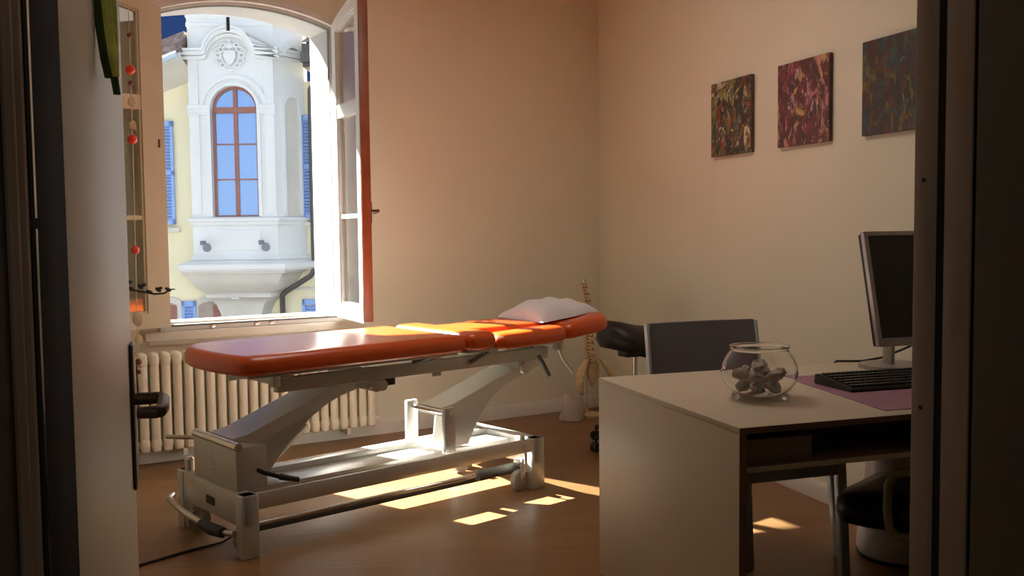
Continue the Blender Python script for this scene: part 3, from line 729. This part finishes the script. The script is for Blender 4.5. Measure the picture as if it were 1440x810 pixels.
# ------------------------------------------------------------------ visitor chair
vc = empty('visitor_chair', (2.0, 3.2, 0)); tag(vc, 'slate grey chair with straight back pushed in behind the desk', 'chair')
m = MB(); m.box(-.24,.235,.0,.40,.435,.462,.010); m.build('seat', M['chair_cloth'], vc)
m = MB(); m.bar((-.27,.335,.60),(-.27,.335,.60001),.01,.01) if False else None
m = MB()
vs = []
nx, nz = 12, 8
for yy in (0,.022):
    for i in range(nx+1):
        for j in range(nz+1):
            x = -.205+.505*i/nx; z = .47+.425*j/nz; c = .018*(1-((i/nx-.5)*2)**2)
            vs.append((x-.012*(j/nz)*(1 if i > nx/2 else 0)*2*(i/nx-.5), .395+.075*(j/nz)+c+yy, z))
A_ = (nx+1)*(nz+1); fs = []
ix = lambda i,j: i*(nz+1)+j
for i in range(nx):
    for j in range(nz):
        fs += [(ix(i,j),ix(i+1,j),ix(i+1,j+1),ix(i,j+1)), (A_+ix(i,j),A_+ix(i,j+1),A_+ix(i+1,j+1),A_+ix(i+1,j))]
for i in range(nx): fs += [(ix(i,0),A_+ix(i,0),A_+ix(i+1,0),ix(i+1,0)), (ix(i,nz),ix(i+1,nz),A_+ix(i+1,nz),A_+ix(i,nz))]
for j in range(nz): fs += [(ix(0,j),ix(0,j+1),A_+ix(0,j+1),A_+ix(0,j)), (ix(nx,j),A_+ix(nx,j),A_+ix(nx,j+1),ix(nx,j+1))]
m.add(vs, fs); m.build('backrest', M['chair_cloth'], vc)
m = MB(); m.bar((-.215,.40,.42),(-.215,.475,.89),.012,.03,bev=.003); m.build('back_post', M['chair_frame'], vc)
m = MB(); m.bar((.305,.40,.42),(.293,.475,.89),.012,.03,bev=.003); m.build('back_post', M['chair_frame'], vc)
m = MB(); m.box(-.24,.25,-.212,-.186,.388,.430,.003); m.build('front_rail', M['chair_frame'], vc)
m = MB(); m.box(-.10,.352,-.012,.012,.395,.430,.003); m.build('rear_rail', M['chair_frame'], vc)
m = MB(); m.box(-.24,-.21,-.19,.41,.395,.430,.003); m.build('side_rail', M['chair_frame'], vc)
m = MB(); m.box(.215,.245,-.19,.41,.395,.430,.003); m.build('side_rail', M['chair_frame'], vc)
for (a, b) in (((.232,-.199,.43),(.256,-.20,0)), ((-.225,-.199,.43),(-.24,-.20,0)), ((-.04,.0,.43),(-.033,-.015,0)), ((.335,.0,.43),(.385,.0,0))):
    m = MB(); m.bar(a, b, .030, .036, up=(1,0,0), bev=.003); m.build('leg', M['chair_frame'], vc)
m = MB(); m.box(-.235,.24,-.188,.0,.431,.462,.01); m.build('seat_front', M['chair_cloth'], vc)

# ------------------------------------------------------------------ black office chair (partly behind the door frame)
oc = empty('office_chair', (2.02, 2.46, 0)); tag(oc, 'black padded office chair with olive armrest loop at the front of the desk', 'office chair')
m = MB()
L = []
def ol(sc, z, dz=0): return [(x*sc, yv*sc, z+dz*(x/.24)) for x, yv in rrect(-.245,.245,-.22,.22,.09)]
m.loft([ol(.8,.352,.01), ol(.96,.365,.01), ol(1,.392,.008), ol(.99,.425,.006), ol(.93,.446,.004), ol(.7,.455,0), ol(.2,.456,0)])
m.build('seat', M['black_leather'], oc, smooth=60)
m = MB(); m.loft([[(.27+.03*sc2, yv*.95, .56+zz) for yv, zz in rrect(-.21,.21,0,.42,.08)] for sc2 in (0,1.4)]); m.build('backrest', M['black_leather'], oc)
m = MB(); m.bar((.16,0,.40),(.31,0,.42),.05,.02); m.bar((.31,0,.41),(.318,0,.72),.05,.016,up=(1,0,0)); m.build('back_bracket', M['black_plastic'], oc)
for sy in (-1,):
    m = MB(); m.tube([(-.02,sy*.235,.36),(-.035,sy*.245,.38),(-.04,sy*.25,.44),(-.037,sy*.25,.515),(-.015,sy*.25,.552),(.04,sy*.25,.565),(.17,sy*.25,.565),(.20,sy*.25,.54),(.20,sy*.245,.44),(.185,sy*.235,.37),(.12,sy*.225,.352),(.03,sy*.225,.35),(-.005,sy*.23,.352)], .013, 10, closed=True)
    m.build('armrest', M['olive'], oc, label='olive green armrest loop')
m = MB(); m.box(-.12,.14,-.09,.09,.325,.357,.01); m.build('seat_plate', M['black_plastic'], oc)
m = MB(); m.tube([(.08,0,.06),(.08,0,.34)], .025, 14); m.build('gas_lift', M['steel'], oc)
for k in range(5):
    a = 2*pi*k/5+radians(36)
    m = MB(); m.tube([(.08,0,.095),(.08+.14*cos(a),.14*sin(a),.085),(.08+.26*cos(a),.26*sin(a),.07)], [.026,.02,.014], 10); b = m.build('base_arm', M['black_plastic'], oc)
    c = Vector((.08+.26*cos(a), .26*sin(a), .026)); t_ = Vector((-sin(a), cos(a), 0))*.01
    m = MB(); m.tube([c-t_*2, c+t_*2], .0255, 14); m.tube([c, c+Vector((0,0,.05))], .007, 8); m.build('castor', M['black_plastic'], b)
oc.location = (2.215, 2.52, 0); oc.rotation_euler = (0, 0, radians(-60))

# white bin
bn_ = empty('waste_bin', (2.615, 3.135, 0)); tag(bn_, 'tall white tapered plastic bin under the desk by the wall', 'bin')
m = MB(); m.lathe([(0,.0),(.14,.0),(.155,.008),(.163,.03),(.160,.08),(.138,.30),(.112,.55),(.115,.565),(.108,.565),(.105,.55),(.13,.30),(.15,.08),(.15,.03),(0,.02)], (0,0,0), 40, cap=False); m.build('body', M['bin'], bn_, smooth=50)
m = MB(); m.lathe([(.150,.0005),(.158,.0005),(.164,.012),(.158,.014)], (0,0,0), 40, cap=False); m.build('base_ring', M['black_plastic'], bn_)

# ------------------------------------------------------------------ paintings
for (yc, mt, lab) in ((4.685,'p1','small square abstract painting with pale green strokes, nearest the corner'),
                      (4.035,'p2','square abstract painting in dark red and pink, middle of the three'),
                      (3.395,'p3','square dark teal abstract painting nearest the door frame')):
    r = empty('abstract_painting', (KX-.001, yc, 1.872)); tag(r, lab, 'painting', 'abstract paintings on the right wall')
    m = MB(); m.box(-.019,-.0005,-.204,.204,-.199,.199,.002); m.build('canvas_frame', M['canvas'], r)
    m = MB(); m.box(-.0205,-.0192,-.204,.204,-.199,.199); m.build('painted_canvas', M[mt], r, smooth=0)

# ------------------------------------------------------------------ house across the street
YAW = .316504
hd = Vector((sin(YAW), cos(YAW), 0))
hs = empty('neighbour_house', hd*18, -YAW); tag(hs, 'pale yellow house with white stone oriel seen through the window', 'house')
FYH = .60
def fz(z): return 1.3+(z-1.3)*1.033
def fx(x): return x*1.033
m = MB(); m.box(-13, 6, FYH, FYH+6, -4.3, 4.05); m.build('facade', M['h_yellow'], hs, smooth=0)
def fp(o, yb=FYH):   # oriel footprint grown by o
    return [(-5.88-o*.8, yb), (-5.80-o*.62, -o), (-4.26+o*.62, -o), (-3.84+o, yb)]
def stack(levels): return [[(x, y, z) for x, y in fp(o)] for o, z in levels]
# oriel body: front with arched opening, canted sides
OC = -5.0; OH = .42; OZB = 1.52; OSP = 3.48
def oarch(x, grow=0.): return OSP+sqrt(max(0,(OH+grow)**2-(x-OC)**2))
m = MB()
x0, x1 = -5.80, -4.26; yt = .30
m.box(x0, OC-OH, 0, yt, .7, 6.6); m.box(OC+OH, x1, 0, yt, .7, 6.6); m.box(OC-OH, OC+OH, 0, yt, .7, OZB)
for i in range(24):
    a = OC-OH+2*OH*i/24; b = OC-OH+2*OH*(i+1)/24; za, zb = oarch(a), oarch(b)
    m.add([(a,0,za),(b,0,zb),(b,0,6.6),(a,0,6.6),(a,yt,za),(b,yt,zb)], [(0,1,2,3),(0,4,5,1)])
for xs, xe in (((-5.80),(-5.88)),((-4.26),(-3.84))):
    m.add([(xs,0,.7),(xe,FYH,.7),(xe,FYH,6.6),(xs,0,6.6)], [(0,1,2,3)])
    m.add([(xs,yt,.7),(xe,FYH+.3,.7),(xe,FYH+.3,6.6),(xs,yt,6.6)], [(0,1,2,3)])
m.build('oriel_wall', M['h_white'], hs, smooth=0)
# pilasters and bands
m = MB()
for xa, xb in ((-5.80,-5.62),(-4.44,-4.26)): m.box(xa,xb,-.03,.02,1.6,4.4,.006)
for xa, xb in ((-5.83,-5.44),(-4.56,-4.23)):
    m.box(xa,xb,-.055,.02,3.50,3.56,.01); m.box(xa,xb,-.045,.02,3.38,3.42,.008); m.box(xa+.01,xb-.01,-.035,.02,3.42,3.50)
m.build('pilaster', M['h_white'], hs)
def arcpts(cx, cz, r, a0, a1, n=24): return [(cx+r*cos(a0+(a1-a0)*k/n), cz+r*sin(a0+(a1-a0)*k/n)) for k in range(n+1)]
def ribbon(m, path, w_, y0, y1):
    P = [Vector(p) for p in path]; n = len(P); up = []; dn = []
    for i in range(n):
        d = (P[min(i+1,n-1)]-P[max(i-1,0)]).normalized(); nn = Vector((-d.y, d.x))
        up.append(P[i]+nn*w_/2); dn.append(P[i]-nn*w_/2)
    m.prism([(p.x,p.y) for p in up]+[(p.x,p.y) for p in reversed(dn)], y0, y1)
m = MB()
pa = [(OC-OH-.03, 1.55),(OC-OH-.03, OSP)]+arcpts(OC, OSP, OH+.03, pi, 0)[1:]+[(OC+OH+.03,1.55)]
ribbon(m, pa, .06, -.04, .05)
pa = arcpts(OC, OSP, OH+.16, pi*.97, pi*.03); ribbon(m, pa, .07, -.035, .02)
m.build('arch_moulding', M['h_white'], hs, smooth=30)
# main cornice that swings up over the crest
m = MB()
path = [(-5.92,4.47),(-5.50,4.47)]+arcpts(-5.03,4.40,.46,pi*.95,pi*.05,20)+[(-4.56,4.47),(-4.14,4.47)]
ribbon(m, path, .07, -.16, .02)
path2 = [(p[0], p[1]-.075) for p in path]; ribbon(m, path2, .06, -.10, .02)
path3 = [(p[0], p[1]+.06) for p in path]; ribbon(m, path3, .04, -.19, .02)
for sx, xs, xe in ((-1,-5.80,-5.88),(1,-4.26,-3.84)):
    for (zc, hh, oo) in ((4.47,.07,.16),(4.395,.06,.10),(4.53,.04,.19)):
        m.add([(xs,-.0-oo,zc-hh/2),(xe+sx*oo,FYH-oo*.2,zc-hh/2),(xe+sx*oo,FYH-oo*.2,zc+hh/2),(xs,-oo,zc+hh/2),(xs,0,zc-hh/2),(xe,FYH,zc-hh/2),(xe,FYH,zc+hh/2),(xs,0,zc+hh/2)],
              [(0,1,2,3),(3,2,6,7),(0,4,5,1),(1,5,6,2),(0,3,7,4)])
m.build('cornice', M['h_white'], hs, smooth=20)
m = MB(); m.loft(stack([(0,4.94),(.025,4.97),(.025,5.02),(.01,5.04),(.01,5.10),(.035,5.13),(.035,5.17),(.0,5.19)])); m.build('parapet_band', M['h_white'], hs, smooth=0)
# crest in the arch
cr = MB(); cx, cz = -5.03, 4.42
sh = [(cx-.10,cz+.10),(cx+.10,cz+.10),(cx+.11,cz-.02),(cx+.06,cz-.12),(cx,cz-.17),(cx-.06,cz-.12),(cx-.11,cz-.02)]
cr.prism(sh, -.07, .0)
cr.ball((cx,-.03,cz+.19), .07, 12, 8, sc=(1.2,.6,.9)); cr.ball((cx,-.03,cz+.28), .035, 10, 6)
for sx in (-1,1):
    for (dx, dz, r) in ((.17,.12,.055),(.21,.02,.05),(.19,-.08,.055),(.13,-.16,.05),(.12,.20,.045),(.24,.10,.035)):
        cr.tube([(cx+sx*(dx+r*cos(a)), -.03, cz+dz+r*.9*sin(a)) for a in [2*pi*k/10 for k in range(10)]], .022, 6, closed=True)
cr.ball((cx,-.02,cz-.24), .05, 10, 6, sc=(1.4,.6,.7))
cr.build('crest', M['h_white'], hs, smooth=40, label='carved stone crest')
# oriel window
ow = MB(); n = 24
def oloop(g_): return [(OC-OH-g_, OZB-g_),(OC+OH+g_, OZB-g_)]+[(OC+(OH+g_)*cos(pi*k/n), OSP+(OH+g_)*sin(pi*k/n)) for k in range(n+1)]
ow.ring(oloop(0), oloop(-.05), .10, .17); ow.box(OC-.035,OC+.035,.10,.17,OZB,OSP+OH-.02); ow.box(OC-OH+.01,OC+OH-.01,.09,.18,3.42,3.53)
for z in (2.86,2.22): ow.box(OC-OH+.02,OC+OH-.02,.115,.155,z-.013,z+.013)
wo = ow.build('oriel_window', M['h_brown'], hs, smooth=20)
m = MB(); m.prism(oloop(-.03), .135, .145); m.build('pane', M['h_sky_glass'], wo, smooth=0)
# narrow arched recess in the right canted side
side = Matrix(((cos(atan2(FYH,.42)),-sin(atan2(FYH,.42)),0,-4.26),(sin(atan2(FYH,.42)),cos(atan2(FYH,.42)),0,0),(0,0,1,0),(0,0,0,1)))
m = MB(); poly = [(.22,1.55),(.55,1.55)]+[(.385+.165*cos(pi*k/12), 3.55+.165*sin(pi*k/12)) for k in range(13)]
m.prism(poly, -.012, .0, mtx=side); m2 = MB(); m2.box(.225,.25,-.016,-.0125,1.55,3.62,0,side); m2.build('side_frame', M['h_dark'], hs, smooth=0); sw = m.build('side_window', M['h_stone'], hs, smooth=0)
m = MB(); ribbon(m, [(.19,1.55),(.19,3.55)]+arcpts(.385,3.55,.195,pi,0,12)[1:]+[(.58,1.55)], .05, -.05, 0); q = MB(); q.add(m.v, m.f, side); q.build('side_arch_moulding', M['h_white'], hs, smooth=20)
m = MB(); ribbon(m, arcpts(.385,4.40,.26,pi*.95,pi*.05,12), .10, -.13, 0); q = MB(); q.add(m.v, m.f, side); q.build('side_pediment', M['h_white'], hs, smooth=20)
# lower body, ledge, bowl, column
m = MB(); m.loft(stack([(0,.75),(.04,.76),(.04,.80),(.0,.86)])); m.loft(stack([(0,1.36),(.05,1.40),(.05,1.44),(.09,1.47),(.09,1.51),(0,1.54)])); m.box(-5.50,-4.56,-.02,.02,.93,1.30,.008); m.build('window_apron', M['h_white'], hs, smooth=0)
m = MB(); m.loft(stack([(.27,.56),(.30,.60),(.31,.68),(.0,.76)])); m.build('ledge', M['h_white'], hs, smooth=0)
def bl_(hw, yf, z): return [(-5.03-hw*1.25, FYH, z),(-5.03-hw, yf, z),(-5.03+hw, yf, z),(-5.03+hw*1.25, FYH, z)]
m = MB(); m.loft([bl_(.93,-.22,.56),bl_(.93,-.22,.51),bl_(.88,-.17,.50),bl_(.82,-.12,.40),bl_(.74,-.04,.27),bl_(.66,.04,.19),bl_(.58,.10,.14),bl_(.60,.08,.12),bl_(.60,.08,.06),bl_(.52,.14,.02),bl_(.44,.20,-.08),bl_(.38,.24,-.25),bl_(.34,.28,-.6),bl_(.30,.32,-4.2)]); m.build('oriel_corbel', M['h_stone'], hs, smooth=50)
m = MB(); m.box(-5.03-.12,-5.03+.02,.02,.10,.035,.06,.01); m.build('corbel_lamp', M['h_white'], hs)
for x in (-5.62,-4.56):
    m = MB(); m.tube([(x,-.01,1.07),(x,-.14,1.06),(x+.08,-.16,1.05)], .022, 8); m.box(x-.05,x+.05,-.03,0,1.03,1.11,.006); f_ = m.build('floodlight', M['h_lamp'], hs)
    m = MB(); m.tube([(x+.11,-.12,1.01),(x+.14,-.24,.98)], [.06,.075], 14); m.build('lamp_head', M['h_lamp'], f_)
# shutters
def shutter(xa, xb, za, zb, arch_top=False, yb=FYH):
    m = MB(); y0, y1 = yb-.07, yb-.02; t = .055
    m.box(xa,xa+t,y0,y1,za,zb); m.box(xb-t,xb,y0,y1,za,zb); m.box(xa,xb,y0,y1,za,za+.09); m.box(xa,xb,y0,y1,zb-.10,zb); 
    if zb-za > 1.2: m.box(xa,xb,y0,y1,(za+zb)/2-.04,(za+zb)/2+.04)
    s_ = m.build('shutter', M['h_blue'], hs, smooth=0)
    m = MB(); z = za+.10
    while z < zb-.12:
        m.add([(xa+t,y0+.005,z),(xb-t,y0+.005,z),(xb-t,y1-.005,z+.045),(xa+t,y1-.005,z+.045),(xa+t,y0+.005,z+.012),(xb-t,y0+.005,z+.012),(xb-t,y1-.005,z+.057),(xa+t,y1-.005,z+.057)],
              [(0,1,2,3),(4,7,6,5),(0,4,5,1)]); z += .06
    m.build('slats', M['h_blue'], s_, smooth=0)
shutter(-6.82,-6.30,1.42,3.34); shutter(-7.95,-7.43,1.42,3.34)
m = MB(); m.box(-7.45,-6.85,FYH-.03,FYH-.001,1.30,3.45); m.box(-8.0,-6.22,FYH-.10,FYH-.001,1.27,1.36,.01); m.build('window_surround', M['h_stone'], hs, smooth=0)
shutter(-3.92,-3.40,1.50,3.42)
m = MB(); m.box(-3.36,-2.70,FYH-.03,FYH-.001,1.42,3.45); m.box(-3.98,-2.6,FYH-.10,FYH-.001,1.36,1.44,.01); m.build('window_surround', M['h_stone'], hs, smooth=0)
# lower storey arched windows
for xc in (-6.62,-5.62):
    m = MB(); hw = .30
    poly = [(xc-hw-.08,-1.9),(xc+hw+.08,-1.9),(xc+hw+.08,-.06)]+[(xc+(hw+.08)*cos(pi*k/8), -.06+.13*sin(pi*k/8)) for k in range(9)]+[(xc-hw-.08,-.06)]
    m.prism(poly, FYH-.05, FYH-.001); s_ = m.build('arched_surround', M['h_stone'], hs, smooth=0)
    poly = [(xc-hw,-1.8),(xc+hw,-1.8),(xc+hw,-.14)]+[(xc+hw*cos(pi*k/8), -.14+.10*sin(pi*k/8)) for k in range(9)]+[(xc-hw,-.14)]
    m = MB(); m.prism(poly, FYH-.06, FYH-.051); m.build('opening', M['h_taupe'], s_, smooth=0); m = MB(); m.box(xc-.02,xc+.29,FYH-.064,FYH-.0605,-1.8,-.10); m.build('pane', M['h_brown'], s_, smooth=0)
shutter(-6.23,-5.96,-1.8,-.03); shutter(-5.45,-5.22,-1.8,-.02); shutter(-3.96,-3.5,-1.8,-.02)
m = MB(); m.box(-4.6,-2.5,FYH-.03,FYH-.001,.16,.21); m.build('string_course', M['h_stone'], hs, smooth=0)
# roof, eaves, gutters
m = MB()
sl = .38
def ez(x): return 4.47+sl*(x+5.85)
R0, R1 = -12, -5.84
m.add([(x,yv,ez(x)+dz) for x in (R0,R1) for yv,dz in ((-.25,0),(-.25,.07),(-.06,.40),(3.0,.30),(3.0,0))], [(0,1,6,5),(1,2,7,6),(2,3,8,7),(3,4,9,8),(5,6,7,8,9)])
m.build('left_roof', M['h_roof'], hs, smooth=0)
m = MB(); m.add([(-12,-.25,ez(-12)-.10),(-5.84,-.25,ez(-5.84)-.10),(-5.84,FYH,ez(-5.84)-.36),(-12,FYH,ez(-12)-.36),(-12,-.25,ez(-12)-.005),(-5.84,-.25,ez(-5.84)-.005)], [(0,1,2,3),(0,1,5,4)])
m.build('left_soffit', M['h_stone'], hs, smooth=0)
m = MB(); m.tube([(-12,-.28,ez(-12)-.02),(-5.9,-.28,ez(-5.9)-.02)], .06, 10); m.build('gutter', M['h_lead'], hs)
m = MB(); m.box(-3.70,3,-.15,FYH,4.20,4.27); m.box(-3.72,3,-.25,-.15,4.27,4.45); m.box(-3.7,3,-.2,FYH+.1,4.27,4.6); m.build('right_eave', M['h_dark'], hs, smooth=0)
m = MB(); m.add([(-3.7,-.25,4.62),(4,-.25,4.62),(4,4,6.0),(-3.7,4,6.0)], [(0,1,2,3)]); m.build('right_roof', M['h_roof'], hs, smooth=0)
m = MB(); m.tube([(-3.45,FYH-.12,4.12),(-3.62,FYH-.15,4.02),(-3.70,FYH-.14,3.88),(-3.71,FYH-.12,3.6),(-3.71,FYH-.12,.72)], .045, 10)
m.tube([(-3.66,.28,.56),(-3.72,.24,.44),(-3.95,.25,.30),(-4.22,.36,.14),(-4.30,.42,.06),(-4.32,FYH-.1,-.1),(-4.32,FYH-.1,-4)], .05, 10); m.build('downpipe', M['h_dark'], hs)

gs = MB(); gs.box(-40, 40, 7.2, 60, -4.4, -4.25); struct(gs.build('ground', M['street'], smooth=0))

# ------------------------------------------------------------------ light
SDX, SDY, TE = .57, -.822, .715         # sun travels (+x, -y) and down
w = bpy.data.worlds.new('World'); SC.world = w; w.use_nodes = True
nt = w.node_tree; bg = nt.nodes['Background']
tc = nt.nodes.new('ShaderNodeTexCoord'); sx = nt.nodes.new('ShaderNodeSeparateXYZ')
nt.links.new(tc.outputs['Generated'], sx.inputs[0])
r1 = nt.nodes.new('ShaderNodeValToRGB')     # horizon to zenith
for e, (pos, c) in zip([r1.color_ramp.elements[0], r1.color_ramp.elements[1], r1.color_ramp.elements.new(.25)], ((0,(.75,.85,1.0)),(1,(.16,.30,.66)),(.25,(.42,.62,.95)))):
    e.position = pos; e.color = (*c, 1)
nt.links.new(sx.outputs['Z'], r1.inputs['Fac'])
dt = nt.nodes.new('ShaderNodeVectorMath'); dt.operation = 'DOT_PRODUCT'; dt.inputs[1].default_value = (-.06, .97, .24)
nt.links.new(tc.outputs['Generated'], dt.inputs[0])
r2 = nt.nodes.new('ShaderNodeMapRange'); r2.inputs['From Min'].default_value = .70; r2.inputs['From Max'].default_value = .95
nt.links.new(dt.outputs['Value'], r2.inputs['Value'])
mx = nt.nodes.new('ShaderNodeMix'); mx.data_type = 'RGBA'; mx.inputs[7].default_value = (.022, .05, .16, 1)   # deep blue over the roofs
nt.links.new(r2.outputs[0], mx.inputs[0]); nt.links.new(r1.outputs[0], mx.inputs[6])
nt.links.new(mx.outputs[2], bg.inputs['Color']); bg.inputs['Strength'].default_value = 1.08
sd = bpy.data.lights.new('sun', 'SUN'); sd.energy = 62; sd.angle = radians(.6); sd.color = (1, .94, .84)
so = bpy.data.objects.new('sun', sd); COL.objects.link(so)
dv = Vector((SDX, SDY, -TE)); so.rotation_euler = dv.to_track_quat('-Z', 'Y').to_euler(); so.location = (-6, 14, 10)
al = bpy.data.lights.new('ceiling_fill', 'AREA'); al.shape = 'DISK'; al.size = 1.2; al.energy = 13; al.color = (1, .90, .80)  # unseen fill light added to brighten the room
ao = bpy.data.objects.new('ceiling_fill', al); COL.objects.link(ao); ao.location = (1.2, 4.0, 2.95)
cl = bpy.data.lights.new('corridor_fill', 'AREA'); cl.shape = 'DISK'; cl.size = .5; cl.energy = 5.5; cl.color = (1, .85, .7)  # second unseen fill, added to lift the door frame
co_ = bpy.data.objects.new('corridor_fill', cl); COL.objects.link(co_); co_.location = (.2, -.6, 2.8)

# ------------------------------------------------------------------ camera
cd = bpy.data.cameras.new('camera'); cam = bpy.data.objects.new('camera', cd); COL.objects.link(cam); SC.camera = cam
cd.sensor_width = 36; cd.lens = 1386.3/1440*36; cd.clip_start = .05; cd.clip_end = 300
p, r, y = .061908, -.011129, .316504
fwd = Vector((sin(y)*cos(p), cos(y)*cos(p), -sin(p))); rt = Vector((cos(y), -sin(y), 0)); up = rt.cross(fwd)
R_ = rt*cos(r)+up*sin(r); U_ = -rt*sin(r)+up*cos(r)
cam.matrix_world = Matrix(((R_.x,U_.x,-fwd.x,0),(R_.y,U_.y,-fwd.y,0),(R_.z,U_.z,-fwd.z,1.30),(0,0,0,1)))

SC.view_settings.view_transform = 'Standard'
SC.view_settings.look = 'None'
SC.view_settings.exposure = .12
SC.cycles.use_denoising = True
SC.cycles.max_bounces = 14; SC.cycles.diffuse_bounces = 8; SC.cycles.transparent_max_bounces = 16
SC.cycles.sample_clamp_indirect = 6
